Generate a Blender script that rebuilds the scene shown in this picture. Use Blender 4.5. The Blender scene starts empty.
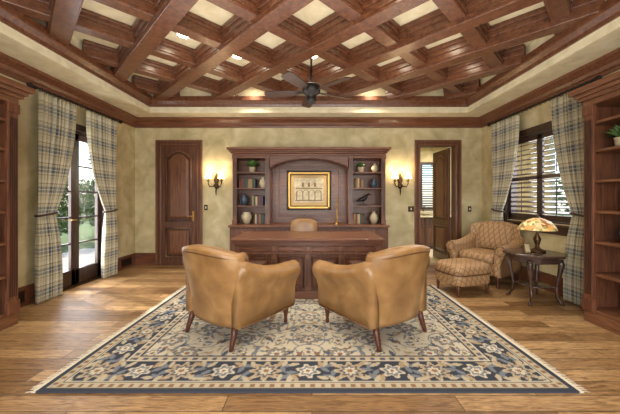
import bpy, bmesh, math, random
import numpy as np
from mathutils import Matrix, Vector
random.seed(7); np.random.seed(7)
sc=bpy.context.scene
PI=math.pi
def srgb(r,g,b):
    f=lambda c:(c/255/12.92) if c/255<=0.04045 else ((c/255+0.055)/1.055)**2.4
    return (f(r),f(g),f(b),1)
# ---------------- materials ----------------
def newmat(name):
    m=bpy.data.materials.new(name); m.use_nodes=True
    nt=m.node_tree; b=nt.nodes['Principled BSDF']; return m,nt,b
def N(nt,t,**k):
    n=nt.nodes.new(t)
    for a,v in k.items(): setattr(n,a,v)
    return n
def plain(name,c,rough=.5,metal=0,emit=None,es=0,bump=0,bscale=60,spec=.5):
    m,nt,b=newmat(name)
    b.inputs['Roughness'].default_value=rough; b.inputs['Metallic'].default_value=metal
    b.inputs['Specular IOR Level'].default_value=spec
    tc=N(nt,'ShaderNodeTexCoord'); no=N(nt,'ShaderNodeTexNoise'); no.inputs['Scale'].default_value=bscale
    nt.links.new(tc.outputs['Object'],no.inputs['Vector'])
    mx=N(nt,'ShaderNodeMix',data_type='RGBA'); 
    mx.inputs[6].default_value=tuple(x*.85 for x in c[:3])+(1,); mx.inputs[7].default_value=tuple(min(1,x*1.12) for x in c[:3])+(1,)
    nt.links.new(no.outputs[0],mx.inputs[0]); nt.links.new(mx.outputs[2],b.inputs['Base Color'])
    if emit:
        b.inputs['Emission Color'].default_value=emit; b.inputs['Emission Strength'].default_value=es
    return m
def noisy(name,stops,scale=(1,1,1),ns=3,detail=5,rough=.5,bump=.1,dist=0,coat=0):
    m,nt,b=newmat(name)
    tc=N(nt,'ShaderNodeTexCoord'); mp=N(nt,'ShaderNodeMapping'); mp.inputs['Scale'].default_value=scale
    no=N(nt,'ShaderNodeTexNoise'); no.inputs['Scale'].default_value=ns; no.inputs['Detail'].default_value=detail
    no.inputs['Distortion'].default_value=dist
    cr=N(nt,'ShaderNodeValToRGB'); e=cr.color_ramp.elements
    e[0].position=stops[0][0]; e[0].color=stops[0][1]; e[1].position=stops[-1][0]; e[1].color=stops[-1][1]
    for p,c in stops[1:-1]:
        x=e.new(p); x.color=c
    L=nt.links.new
    L(tc.outputs['Object'],mp.inputs[0]); L(mp.outputs[0],no.inputs['Vector']); L(no.outputs[0],cr.inputs[0]); L(cr.outputs[0],b.inputs['Base Color'])
    b.inputs['Roughness'].default_value=rough; b.inputs['Coat Weight'].default_value=coat; b.inputs['Coat Roughness'].default_value=.2
    if bump:
        bp=N(nt,'ShaderNodeBump'); bp.inputs['Strength'].default_value=bump; bp.inputs['Distance'].default_value=.01
        L(no.outputs[0],bp.inputs['Height']); L(bp.outputs[0],b.inputs['Normal'])
    return m
def wood(name,dark,light,sc_=(14,14,1.2),rough=.38,coat=.15):
    mid=tuple((dark[i]+light[i])/2 for i in range(3))+(1,)
    return noisy(name,[(.3,dark),(.5,mid),(.7,light)],sc_,3,5,rough,.05,.6,coat)
WALL=noisy('plaster_wall',[(.3,srgb(174,160,118)),(.5,srgb(195,181,140)),(.7,srgb(213,201,163))],(1,1,1),3.6,12,.75,.04,.6)
CREAM=noisy('cream_ceiling',[(.3,srgb(208,195,160)),(.5,srgb(222,210,176)),(.7,srgb(232,222,192))],(1,1,1),6,9,.8,.03,.5)
WD=wood('mahogany_v',srgb(80,46,32),srgb(126,79,54))
WDH=wood('mahogany_h',srgb(82,47,32),srgb(128,80,54),(1.2,14,14))
WDY=wood('mahogany_y',srgb(88,54,36),srgb(134,90,61),(14,1.2,14))
BEAM=wood('beam_wood',srgb(74,41,27),srgb(116,72,47),(8,8,8),.34,.25)
DOORW=wood('door_wood',srgb(70,42,29),srgb(110,71,49))
DOORHI=wood('door_wood_highlit',srgb(88,53,36),srgb(134,88,60))  # lighter copy of the door wood, panel highlights put into its colour
DARK=wood('dark_wood',srgb(44,28,22),srgb(72,46,34))
TABW=wood('table_wood',srgb(52,38,34),srgb(88,66,56),(3,3,3),.25,.3)
BLACK=plain('black_iron',srgb(34,28,26),.45,.4)
BRONZE=plain('bronze',srgb(84,62,40),.4,.8)
BRASS=plain('brass',srgb(190,150,80),.3,1)
WHITE=plain('white_paint',srgb(230,225,212),.6)
LEATHER=noisy('tan_leather',[(.3,srgb(132,95,56)),(.55,srgb(158,118,71)),(.75,srgb(178,140,92))],(1,1,1),6,8,.38,.25,.3,.1)
PIPING=plain('leather_piping',srgb(96,62,34),.45)
CHLEG=plain('chair_leg_wood',srgb(84,44,26),.35)
# glass
GLASS,nt,b=newmat('window_glass'); nt.nodes.remove(b)
tr=N(nt,'ShaderNodeBsdfTransparent'); gl=N(nt,'ShaderNodeBsdfGlossy'); gl.inputs['Roughness'].default_value=.02
mx=N(nt,'ShaderNodeMixShader'); mx.inputs[0].default_value=.06
nt.links.new(tr.outputs[0],mx.inputs[1]); nt.links.new(gl.outputs[0],mx.inputs[2]); nt.links.new(mx.outputs[0],nt.nodes['Material Output'].inputs[0])
# floor
FLOOR,nt,b=newmat('oak_planks'); L=nt.links.new
tc=N(nt,'ShaderNodeTexCoord'); br=N(nt,'ShaderNodeTexBrick'); br.offset=.37; br.offset_frequency=2
br.inputs['Scale'].default_value=1; br.inputs['Brick Width'].default_value=1.5; br.inputs['Row Height'].default_value=.15
br.inputs['Mortar Size'].default_value=.0035; br.inputs['Mortar Smooth'].default_value=.3; br.inputs['Bias'].default_value=0
br.inputs['Color1'].default_value=srgb(134,98,60); br.inputs['Color2'].default_value=srgb(208,170,120); br.inputs['Mortar'].default_value=srgb(70,50,33)
mp=N(nt,'ShaderNodeMapping'); mp.inputs['Scale'].default_value=(1.8,15,1)
no=N(nt,'ShaderNodeTexNoise'); no.inputs['Scale'].default_value=3.2; no.inputs['Detail'].default_value=10; no.inputs['Roughness'].default_value=.6; no.inputs['Distortion'].default_value=1.4
cr=N(nt,'ShaderNodeValToRGB'); cr.color_ramp.elements[0].position=.36; cr.color_ramp.elements[0].color=(.40,.33,.27,1); cr.color_ramp.elements[1].position=.6; cr.color_ramp.elements[1].color=(1.0,1.0,1.0,1)
ml=N(nt,'ShaderNodeMix',data_type='RGBA',blend_type='MULTIPLY'); ml.inputs[0].default_value=1
L(tc.outputs['Object'],br.inputs['Vector']); L(tc.outputs['Object'],mp.inputs[0]); L(mp.outputs[0],no.inputs['Vector']); L(no.outputs[0],cr.inputs[0])
L(br.outputs['Color'],ml.inputs[6]); L(cr.outputs[0],ml.inputs[7]); L(ml.outputs[2],b.inputs['Base Color'])
b.inputs['Roughness'].default_value=.34
bp=N(nt,'ShaderNodeBump'); bp.inputs['Strength'].default_value=.45; bp.inputs['Distance'].default_value=.01; L(no.outputs[0],bp.inputs['Height']); L(bp.outputs[0],b.inputs['Normal'])
# plaid (UV in metres)
PLAID,nt,b=newmat('plaid_curtain'); L=nt.links.new
tc=N(nt,'ShaderNodeTexCoord'); sp=N(nt,'ShaderNodeSeparateXYZ'); L(tc.outputs['UV'],sp.inputs[0])
def ramp(axis,per):
    m1=N(nt,'ShaderNodeMath',operation='MULTIPLY'); m1.inputs[1].default_value=1/per; L(sp.outputs[axis],m1.inputs[0])
    fr=N(nt,'ShaderNodeMath',operation='FRACT'); L(m1.outputs[0],fr.inputs[0])
    cr=N(nt,'ShaderNodeValToRGB'); cr.color_ramp.interpolation='CONSTANT'; el=cr.color_ramp.elements
    c0=srgb(200,192,162); bl=srgb(88,98,114); brn=srgb(116,88,58); lt=srgb(220,212,186)
    stops=[(0,c0),(.22,brn),(.26,c0),(.36,bl),(.49,lt),(.53,bl),(.66,c0),(.80,brn),(.84,lt)]
    el[0].position=0; el[0].color=c0; el[1].position=.22; el[1].color=brn
    for p,c in stops[2:]:
        x=el.new(p); x.color=c
    L(fr.outputs[0],cr.inputs[0]); return cr
ra=ramp(0,.26); rb=ramp(1,.26)
mx=N(nt,'ShaderNodeMix',data_type='RGBA'); mx.inputs[0].default_value=.5; L(ra.outputs[0],mx.inputs[6]); L(rb.outputs[0],mx.inputs[7]); L(mx.outputs[2],b.inputs['Base Color'])
b.inputs['Roughness'].default_value=.85
# diamond upholstery
DIAM,nt,b=newmat('diamond_upholstery'); L=nt.links.new
tc=N(nt,'ShaderNodeTexCoord')
def dline(vec,k):
    d=N(nt,'ShaderNodeVectorMath',operation='DOT_PRODUCT'); d.inputs[1].default_value=vec; L(tc.outputs['Object'],d.inputs[0])
    m1=N(nt,'ShaderNodeMath',operation='MULTIPLY'); m1.inputs[1].default_value=k; L(d.outputs['Value'],m1.inputs[0])
    f=N(nt,'ShaderNodeMath',operation='FRACT'); L(m1.outputs[0],f.inputs[0])
    s=N(nt,'ShaderNodeMath',operation='PINGPONG'); s.inputs[1].default_value=.5; L(f.outputs[0],s.inputs[0]); return s
a=dline((1,1,1),12); c=dline((1,-1,-.35),12)
mm=N(nt,'ShaderNodeMath',operation='MINIMUM'); L(a.outputs[0],mm.inputs[0]); L(c.outputs[0],mm.inputs[1])
cr=N(nt,'ShaderNodeValToRGB'); cr.color_ramp.elements[0].color=srgb(126,92,62); cr.color_ramp.elements[1].position=.16; cr.color_ramp.elements[1].color=srgb(174,138,98)
L(mm.outputs[0],cr.inputs[0]); L(cr.outputs[0],b.inputs['Base Color']); b.inputs['Roughness'].default_value=.5
bp=N(nt,'ShaderNodeBump'); bp.inputs['Strength'].default_value=.5; bp.inputs['Distance'].default_value=.02; L(mm.outputs[0],bp.inputs['Height']); L(bp.outputs[0],b.inputs['Normal'])
# rug attribute colour
RUG,nt,b=newmat('persian_rug_pile'); L=nt.links.new
at=N(nt,'ShaderNodeAttribute'); at.attribute_name='pile'; no=N(nt,'ShaderNodeTexNoise'); no.inputs['Scale'].default_value=120
mx=N(nt,'ShaderNodeMix',data_type='RGBA',blend_type='MULTIPLY'); mx.inputs[0].default_value=.2; L(at.outputs['Color'],mx.inputs[6]); L(no.outputs[0],mx.inputs[7]); L(mx.outputs[2],b.inputs['Base Color']); b.inputs['Roughness'].default_value=.95
b.inputs['Specular IOR Level'].default_value=.1
FRINGE=plain('rug_fringe',srgb(222,212,190),.9)
# tiffany
TIFF,nt,b=newmat('stained_glass'); L=nt.links.new
tc=N(nt,'ShaderNodeTexCoord'); vo=N(nt,'ShaderNodeTexVoronoi'); vo.inputs['Scale'].default_value=26; L(tc.outputs['Object'],vo.inputs['Vector'])
sp=N(nt,'ShaderNodeSeparateColor'); L(vo.outputs['Color'],sp.inputs[0]); cr=N(nt,'ShaderNodeValToRGB'); e=cr.color_ramp.elements
e[0].color=srgb(226,192,124); e[1].color=srgb(238,214,164); x=e.new(.4); x.color=srgb(208,150,82); x=e.new(.58); x.color=srgb(150,78,44); x=e.new(.7); x.color=srgb(140,136,78)
L(sp.outputs[0],cr.inputs[0]); L(cr.outputs[0],b.inputs['Base Color']); L(cr.outputs[0],b.inputs['Emission Color']); b.inputs['Emission Strength'].default_value=.45
SHADE=plain('sconce_shade',srgb(250,226,180),.7,0,srgb(255,222,165),4)
CANL=plain('lamp_lens',srgb(255,240,210),.5,0,srgb(255,236,205),25)
LEAF=plain('leaf_green',srgb(70,98,48),.6)
LEAF2=plain('hedge_green',srgb(92,120,62),.7)
BARK=plain('bark',srgb(96,76,56),.9)
CERAM=plain('ceramic_blue',srgb(70,84,100),.25)
CERAM2=plain('ceramic_cream',srgb(200,186,154),.35)
# ---------------- mesh builder ----------------
class MB:
    def __init__(s): s.V=[];s.F=[];s.MI=[];s.SM=[];s.mats=[];s.M=Matrix.Identity(4)
    def add(s,vs,fs,mat,smooth=False):
        if mat not in s.mats: s.mats.append(mat)
        k=s.mats.index(mat); o=len(s.V); M=s.M
        s.V+= [tuple(M@Vector(v)) for v in vs]
        for f in fs: s.F.append([i+o for i in f]); s.MI.append(k); s.SM.append(smooth)
    def b(s,x0,x1,y0,y1,z0,z1,mat,bev=0,R=None):
        if bev<=0:
            vs=[(x,y,z) for x in(x0,x1) for y in(y0,y1) for z in(z0,z1)]
            fs=[(0,1,3,2),(4,6,7,5),(0,4,5,1),(2,3,7,6),(0,2,6,4),(1,5,7,3)]
        else:
            bm=bmesh.new(); bmesh.ops.create_cube(bm,size=1)
            for v in bm.verts: v.co=Vector(((x0+x1)/2+v.co.x*(x1-x0),(y0+y1)/2+v.co.y*(y1-y0),(z0+z1)/2+v.co.z*(z1-z0)))
            bev=min(bev,.49*min(abs(x1-x0),abs(y1-y0),abs(z1-z0)))
            bmesh.ops.bevel(bm,geom=bm.edges[:],offset=bev,segments=2,affect='EDGES',profile=.5)
            vs=[tuple(v.co) for v in bm.verts]; fs=[[v.index for v in f.verts] for f in bm.faces]; bm.free()
        if R is not None:
            c=Vector(((x0+x1)/2,(y0+y1)/2,(z0+z1)/2)); vs=[tuple(c+R@(Vector(v)-c)) for v in vs]
        s.add(vs,fs,mat)
    def lathe(s,prof,c,mat,seg=20,smooth=True):
        vs=[];fs=[]
        for r,z in prof:
            for i in range(seg):
                a=2*PI*i/seg; vs.append((c[0]+r*math.cos(a),c[1]+r*math.sin(a),c[2]+z))
        n=len(prof)
        for j in range(n-1):
            for i in range(seg):
                k=(i+1)%seg; fs.append((j*seg+i,j*seg+k,(j+1)*seg+k,(j+1)*seg+i))
        fs.append(list(range(seg))[::-1]); fs.append([(n-1)*seg+i for i in range(seg)])
        s.add(vs,fs,mat,smooth)
    def tube(s,pts,r,mat,seg=8,closed=False,smooth=True):
        P=[Vector(p) for p in pts]; n=len(P); vs=[];fs=[]
        for i,p in enumerate(P):
            if closed: t=P[(i+1)%n]-P[i-1]
            else: t=P[min(i+1,n-1)]-P[max(i-1,0)]
            t.normalize(); up=Vector((0,0,1)) if abs(t.z)<.9 else Vector((1,0,0))
            a=t.cross(up).normalized(); b_=a.cross(t).normalized()
            rr=r[i] if isinstance(r,(list,tuple)) else r
            for k in range(seg):
                an=2*PI*k/seg; vs.append(tuple(p+a*rr*math.cos(an)+b_*rr*math.sin(an)))
        m=n if closed else n-1
        for j in range(m):
            for k in range(seg):
                k2=(k+1)%seg; j2=(j+1)%n
                fs.append((j*seg+k,j*seg+k2,j2*seg+k2,j2*seg+k))
        if not closed:
            fs.append(list(range(seg))[::-1]); fs.append([(n-1)*seg+i for i in range(seg)])
        s.add(vs,fs,mat,smooth)
    def prism(s,pts,y0,y1,mat,inset=0):
        n=len(pts); cx=sum(p[0] for p in pts)/n; cz=sum(p[1] for p in pts)/n
        w=max(abs(p[0]-cx) for p in pts); h=max(abs(p[1]-cz) for p in pts)
        fx=1-inset/max(w,.001); fz=1-inset/max(h,.001)
        vs=[(x,y0,z) for x,z in pts]+[(cx+(x-cx)*fx,y1,cz+(z-cz)*fz) for x,z in pts]
        fs=[list(range(n)),[2*n-1-i for i in range(n)]]+[(i,(i+1)%n,n+(i+1)%n,n+i) for i in range(n)]
        s.add(vs,fs,mat)
    def loft(s,rings,mat,smooth=True):
        n=len(rings[0]); vs=[p for r in rings for p in r]; fs=[]
        for j in range(len(rings)-1):
            for k in range(n):
                k2=(k+1)%n; fs.append((j*n+k,j*n+k2,(j+1)*n+k2,(j+1)*n+k))
        fs.append(list(range(n))[::-1]); fs.append([(len(rings)-1)*n+i for i in range(n)])
        s.add(vs,fs,mat,smooth)
    def done(s,name,loc=(0,0,0),rz=0,parent=None):
        me=bpy.data.meshes.new(name); me.from_pydata(s.V,[],s.F)
        for m in s.mats: me.materials.append(m)
        me.polygons.foreach_set('material_index',s.MI); me.polygons.foreach_set('use_smooth',s.SM)
        bm=bmesh.new(); bm.from_mesh(me); bmesh.ops.recalc_face_normals(bm,faces=bm.faces[:]); bm.to_mesh(me); bm.free()
        me.update(); ob=bpy.data.objects.new(name,me); sc.collection.objects.link(ob)
        ob.location=loc; ob.rotation_euler=(0,0,rz)
        if parent: ob.parent=parent
        return ob
def empty(name,loc=(0,0,0),rz=0,scale=1):
    e=bpy.data.objects.new(name,None); sc.collection.objects.link(e); e.location=loc; e.rotation_euler=(0,0,rz); e.scale=(scale,)*3; e.empty_display_size=.1; return e
def T(x,y,z,rz=0): return Matrix.Translation((x,y,z))@Matrix.Rotation(rz,4,'Z')
# ---------------- room constants ----------------
XL,XR,YB,YR=-3.54,3.40,5.86,-1.6
ZC=2.92; ZT=3.34
TX0,TX1,TY0,TY1=-2.97,2.85,-1.05,5.36
m=MB(); m.b(XL-.2,XR+.2,YR-.2,YB,-.1,0,FLOOR); m.done('floor')
m=MB(); t=.16
m.b(XL-t,2.14,YB,YB+t,0,3.5,WALL); m.b(2.88,XR+t,YB,YB+t,0,3.5,WALL); m.b(2.14,2.88,YB,YB+t,2.40,3.5,WALL); m.done('wall_back')
FY0,FY1,FZ=3.88,5.02,2.34
m=MB(); m.b(XL-t,XL,YR,FY0,0,3.5,WALL); m.b(XL-t,XL,FY1,YB,0,3.5,WALL); m.b(XL-t,XL,FY0,FY1,FZ,3.5,WALL); m.done('wall_left')
WY0,WY1,WZ0,WZ1=3.70,5.10,.97,2.32
m=MB(); m.b(XR,XR+t,YR,WY0,0,3.5,WALL); m.b(XR,XR+t,WY1,YB,0,3.5,WALL); m.b(XR,XR+t,WY0,WY1,0,WZ0,WALL); m.b(XR,XR+t,WY0,WY1,WZ1,3.5,WALL); m.done('wall_right')
m=MB(); m.b(XL-t,-2.4,YR-t,YR,0,3.5,WALL); m.b(2.4,XR+t,YR-t,YR,0,3.5,WALL); m.b(-2.4,2.4,YR-t,YR,2.6,3.5,WALL); m.b(-2.4,2.4,YR-t,YR,0,.3,WALL); m.done('wall_rear')
m=MB()
m.b(XL,TX0,YR,YB,ZC,3.5,CREAM); m.b(TX1,XR,YR,YB,ZC,3.5,CREAM); m.b(TX0,TX1,TY1,YB,ZC,3.5,CREAM); m.b(TX0,TX1,YR,TY0,ZC,3.5,CREAM)
m.b(XL-t,XR+t,YR-t,YB+t,ZT,3.56,CREAM); m.done('ceiling')
def mould(name,prof,x0,x1,y0,y1,mat):
    m=MB(); n=len(prof)
    vs=[]
    for d,z in prof: vs+= [(x0+d,y0+d,z),(x1-d,y0+d,z),(x1-d,y1-d,z),(x0+d,y1-d,z)]
    fs=[]
    for i in range(n):
        j=(i+1)%n
        for k in range(4):
            k2=(k+1)%4; fs.append((i*4+k,i*4+k2,j*4+k2,j*4+k))
    m.add(vs,fs,mat); return m.done(name)
mould('trim_1',[(0,2.74),(.025,2.74),(.03,2.78),(.05,2.79),(.07,2.83),(.12,2.87),(.14,2.88),(.14,2.918),(0,2.918)],XL,XR,YR,YB,WDH)
mould('trim_2',[(0,3.0),(.02,3.0),(.03,3.04),(.07,3.09),(.09,3.10),(.09,3.17),(0,3.17)],TX0,TX1,TY0,TY1,BEAM)
mould('trim_3',[(-.05,2.895),(.012,2.895),(.012,2.95),(-.05,2.95)],TX0,TX1,TY0,TY1,CREAM)
# diagonal beams
m=MB(); Lc=1.05; cy0=3.08
def beam(p,q,dz,hw_):
    p=Vector(p);q=Vector(q); d=(q-p); ln=d.length; a=math.atan2(d.y,d.x); c=(p+q)/2
    m.M=T(c.x,c.y,0,a); h=ln/2
    m.b(-h,h,-hw_,hw_,3.14+dz,ZT-.001,BEAM,.008)
    m.b(-h,h,-hw_-.013,hw_+.013,3.175+dz,3.19+dz,BEAM)
    m.b(-h,h,-hw_-.02,hw_+.02,3.25+dz,ZT-.001,BEAM,.006)
    m.b(-h,h,-hw_-.045,hw_+.045,3.295+dz*.5,ZT-.001,BEAM,.01)
def clip(sgn,c):
    f=lambda y: c-sgn*(y-cy0)
    lo,hi=TY0,TY1
    ya=cy0+(c-TX0)/sgn; yb=cy0+(c-TX1)/sgn
    lo=max(lo,min(ya,yb)); hi=min(hi,max(ya,yb))
    if hi-lo<.15: return None
    return (f(lo),lo),(f(hi),hi)
for k in range(-9,9):
    for sg in (1,-1):
        r=clip(sg,Lc/2+k*Lc)
        if r: beam(r[0],r[1],-.03 if sg>0 else .012,.09 if sg>0 else .075)
m.M=Matrix.Identity(4)
m.done('trim_4')
def bb(name,x0,x1,y0,y1):
    m=MB(); m.b(x0,x1,y0,y1,0,.22,WDH,.004)
    m.b(x0,x1,y0,y1,.22,.245,WD,.008); m.done(name)
bb('baseboard_back_1',XL+.02,-3.12,YB-.022,YB); bb('baseboard_back_2',-2.18,-1.47,YB-.022,YB); bb('baseboard_back_3',1.36,2.04,YB-.022,YB); bb('baseboard_back_4',2.98,XR-.02,YB-.022,YB)
bb('baseboard_left_1',XL,XL+.022,3.1,FY0-.1); bb('baseboard_left_2',XL,XL+.022,FY1+.1,YB); bb('baseboard_right',XR-.022,XR,3.2,YB)
# ------------- doors -----------------
def archpts(x0,x1,z0,z1,rise,n=12):
    pts=[(x0,z0),(x1,z0),(x1,z1-rise)]
    for i in range(1,n):
        a=i/n; x=x1+(x0-x1)*a; pts.append((x,z1-rise+rise*math.sin(PI*a)**.8))
    pts.append((x0,z1-rise)); return pts
def slab(m,w,h,mat,t=.045):
    m.b(0,w,-t/2,t/2,0,h,mat,.003)
    for s in(-1,1):
        y=s*t/2
        for pts in (archpts(.10,w-.10,h*.37,h-.11,.15),archpts(.10,w-.10,.16,h*.31,.001,2)):
            ys=y+s*.004
            cx=w/2; zs=[p[1] for p in pts]; mz=(min(zs)+max(zs))/2; hh=(max(zs)-min(zs))/2
            def off(d): return [(cx+(x-cx)*(1-d/(w/2-.10)),mz+(z-mz)*(1-d/hh)) for x,z in pts]
            m.tube([(x,ys,z) for x,z in pts],.019,DOORHI,6,True)
            m.prism(off(.014),y,y+s*.003,DARK)  # dark sheet painted in for the shade of the panel groove
            m.prism(off(.038),y,y+s*.028,DOORHI,.05)
def casing(m,x0,x1,h,y,mat,w=.1,dy=-.03):
    m.b(x0-w,x0,y+dy,y,0,h,mat,.006); m.b(x1,x1+w,y+dy,y,0,h,mat,.006); m.b(x0-w,x1+w,y+dy,y,h,h+w,mat,.006)
    for o in(-.012,.06):
        m.b(x0-w+o if o<0 else x0-.03,x0-w+.02 if o<0 else x0-.006,y+dy*1.4,y,0,h+(w if o<0 else .006),DOORHI,.004)
        m.b(x1+w-.02 if o<0 else x1+.006,x1+w+.012 if o<0 else x1+.03,y+dy*1.4,y,0,h+(w if o<0 else .006),DOORHI,.004)
    m.b(x0-w-.012,x1+w+.012,y+dy*1.4,y,h+w-.02,h+w+.014,DOORHI,.004); m.b(x0-.03,x1+.03,y+dy*1.4,y,h+.006,h+.03,DOORHI,.004)
m=MB(); casing(m,-3.0,-2.3,2.38,YB,DOORW)
m.M=T(-2.995,YB-.022,.008); slab(m,.69,2.368,DOORW,.04); m.M=Matrix.Identity(4)
m.tube([(-2.36,YB-.05,.98),(-2.36,YB-.09,.98),(-2.42,YB-.09,.98),(-2.46,YB-.09,.975)],.009,BRASS); m.b(-2.38,-2.34,YB-.052,YB-.04,.88,1.08,BRASS,.004)
m.done('door_1')
m=MB(); casing(m,2.16,2.86,2.38,YB,DOORW); m.b(2.14,2.16,YB,YB+t,0,2.40,DOORW); m.b(2.86,2.88,YB,YB+t,0,2.40,DOORW); m.b(2.16,2.86,YB,YB+t,2.38,2.40,DOORW)
m.M=T(2.83,YB+t+.01,.008,math.radians(93)); slab(m,.69,2.36,DOORW,.042); m.M=Matrix.Identity(4)
m.tube([(2.80,6.64,.98),(2.74,6.64,.98),(2.74,6.56,.98)],.009,BRASS)
m.done('door_2')
# french doors (left wall)
m=MB(); X=XL
m.b(X,X+.03,FY0-.1,FY0,0,FZ,DARK,.006); m.b(X,X+.03,FY1,FY1+.1,0,FZ,DARK,.006); m.b(X,X+.03,FY0-.1,FY1+.1,FZ,FZ+.1,DARK,.006)
m.b(X-t,X,FY0,FY0+.03,0,FZ,DARK); m.b(X-t,X,FY1-.03,FY1,0,FZ,DARK); m.b(X-t,X,FY0,FY1,FZ-.03,FZ,DARK); m.b(X-t,X+.01,FY0,FY1,0,.02,BRONZE)
mid=(FY0+FY1)/2
for a,b_ in((FY0+.03,mid),(mid,FY1-.03)):
    xs=(X-.10,X-.055)
    m.b(*xs,a,a+.075,.02,FZ-.03,DARK,.004); m.b(*xs,b_-.075,b_,.02,FZ-.03,DARK,.004); m.b(*xs,a,b_,.02,.25,DARK,.004); m.b(*xs,a,b_,FZ-.13,FZ-.03,DARK,.004)
    for i in range(1,5): z=.25+(FZ-.13-.25)*i/5; m.b(X-.09,X-.065,a,b_,z-.012,z+.012,DARK)
    m.b(X-.079,X-.075,a+.05,b_-.05,.2,FZ-.1,GLASS)
m.tube([(X-.05,mid-.04,1.0),(X-.0,mid-.04,1.0),(X-.0,mid-.14,1.0)],.009,BRASS)
m.done('door_3')
# right window with shutters
m=MB(); X=XR
m.b(X-.03,X,WY0-.1,WY0,WZ0-.02,WZ1,DARK,.006); m.b(X-.03,X,WY1,WY1+.1,WZ0-.02,WZ1,DARK,.006); m.b(X-.03,X,WY0-.1,WY1+.1,WZ1,WZ1+.1,DARK,.006)
m.b(X-.07,X,WY0-.14,WY1+.14,WZ0-.05,WZ0-.012,DARK,.008); m.b(X-.03,X,WY0-.1,WY1+.1,WZ0-.15,WZ0-.05,DARK,.006)
m.b(X,X+t,WY0,WY0+.02,WZ0,WZ1,DARK); m.b(X,X+t,WY1-.02,WY1,WZ0,WZ1,DARK); m.b(X,X+t,WY0,WY1,WZ1-.02,WZ1,DARK); m.b(X,X+t,WY0,WY1,WZ0-.0,WZ0+.02,DARK)
m.b(X+.12,X+.124,WY0,WY1,WZ0,WZ1,GLASS)
m.done('window_1')
def shutter(m,y0,y1,z0,z1,x,open_=25):
    Bx=lambda a,b_,c,d,e,f,bev=0,R=None: m.b(a,b_,c,d,e,f,DARK,bev,R)
    Bx(x-.016,x+.016,y0,y0+.05,z0,z1,.004); Bx(x-.016,x+.016,y1-.05,y1,z0,z1,.004); Bx(x-.016,x+.016,y0,y1,z0,z0+.09,.004); Bx(x-.016,x+.016,y0,y1,z1-.08,z1,.004)
    zm=(z0+z1)/2; Bx(x-.016,x+.016,y0,y1,zm-.03,zm+.03,.004)
    Rm=Matrix.Rotation(math.radians(open_),3,'Y')
    for za,zb in((z0+.09,zm-.03),(zm+.03,z1-.08)):
        k=int((zb-za)/.07)
        for i in range(k):
            z=za+(i+.5)*(zb-za)/k; m.b(x-.034,x+.034,y0+.05,y1-.05,z-.005,z+.005,DARK,0,Rm)
        m.b(x-.045,x-.037,(y0+y1)/2-.006,(y0+y1)/2+.006,za+.02,zb-.02,DARK)
m=MB(); k=2; st=(WY1-WY0-.04)/k
for i in range(k): shutter(m,WY0+.022+i*st,WY0+.018+(i+1)*st,WZ0+.022,WZ1-.022,XR+.03,-20)
m.done('window_shutter')
m=MB()  # unseen window behind the camera, added to let light in
for x in(-2.4,-1.22,-.04,1.14,2.32): m.b(x,x+.08,YR-.12,YR-.04,.3,2.6,DARK)
for z in(.3,2.52): m.b(-2.4,2.4,YR-.12,YR-.04,z,z+.08,DARK)
m.b(-2.4,2.4,YR-.085,YR-.08,.3,2.6,GLASS); m.done('added_rear_window')
# bathroom beyond
m=MB(); m.b(1.5,4.9,YB+t,8.4,-.1,0,CREAM); m.done('floor_bath')
m=MB(); m.b(1.5,2.75,8.3,8.4,0,2.8,WALL); m.b(3.45,4.9,8.3,8.4,0,2.8,WALL); m.b(2.75,3.45,8.3,8.4,0,1.1,WALL); m.b(2.75,3.45,8.3,8.4,2.3,2.8,WALL); m.done('wall_bath_back')
m=MB(); m.b(1.4,1.5,YB+t,8.4,0,2.8,WALL); m.done('wall_bath_left'); m=MB(); m.b(4.9,5.0,YB+t,8.4,0,2.8,WALL); m.done('wall_bath_right')
m=MB(); m.b(1.4,5.0,YB+t,8.4,2.8,2.9,CREAM); m.done('ceiling_bath')
m=MB(); 
m.b(2.68,2.75,8.27,8.3,1.03,2.37,DARK); m.b(3.45,3.52,8.27,8.3,1.03,2.37,DARK); m.b(2.75,3.45,8.27,8.3,1.03,1.1,DARK); m.b(2.75,3.45,8.27,8.3,2.3,2.37,DARK); m.b(3.07,3.13,8.3,8.34,1.1,2.3,DARK)
for i in range(18):
    z=1.14+i*.066; m.b(2.75,3.45,8.31,8.36,z-.005,z+.005,DARK,0,Matrix.Rotation(math.radians(30),3,'X'))
m.b(2.75,3.45,8.385,8.39,1.1,2.3,GLASS); m.done('window_3')
m=MB(); m.b(2.5,4.4,7.75,8.24,.08,.84,DOORW,.005); m.b(2.47,4.43,7.7,8.25,.84,.88,CREAM,.008); m.b(2.55,4.35,7.8,8.24,0,.08,DARK)
for i in range(4):
    x=2.53+i*.46; m.b(x,x+.43,7.73,7.755,.12,.62,DOORW,.01); m.b(x,x+.43,7.73,7.755,.65,.81,DOORW,.01); m.b(x+.06,x+.37,7.722,7.735,.18,.56,DOORHI,.01); m.lathe([(.012,-.01),(.012,.01)],(x+.215,7.715,.73),BRASS,8)
m.lathe([(.03,0),(.035,.01),(.17,.06),(.21,.1),(.22,.11),(.2,.1),(.1,.05)],(3.1,7.95,.88),WHITE,20)
m.tube([(3.1,8.17,.88),(3.1,8.17,1.1),(3.1,8.1,1.14),(3.1,8.04,1.1)],.012,BRONZE); m.done('bathroom_vanity')
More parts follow.
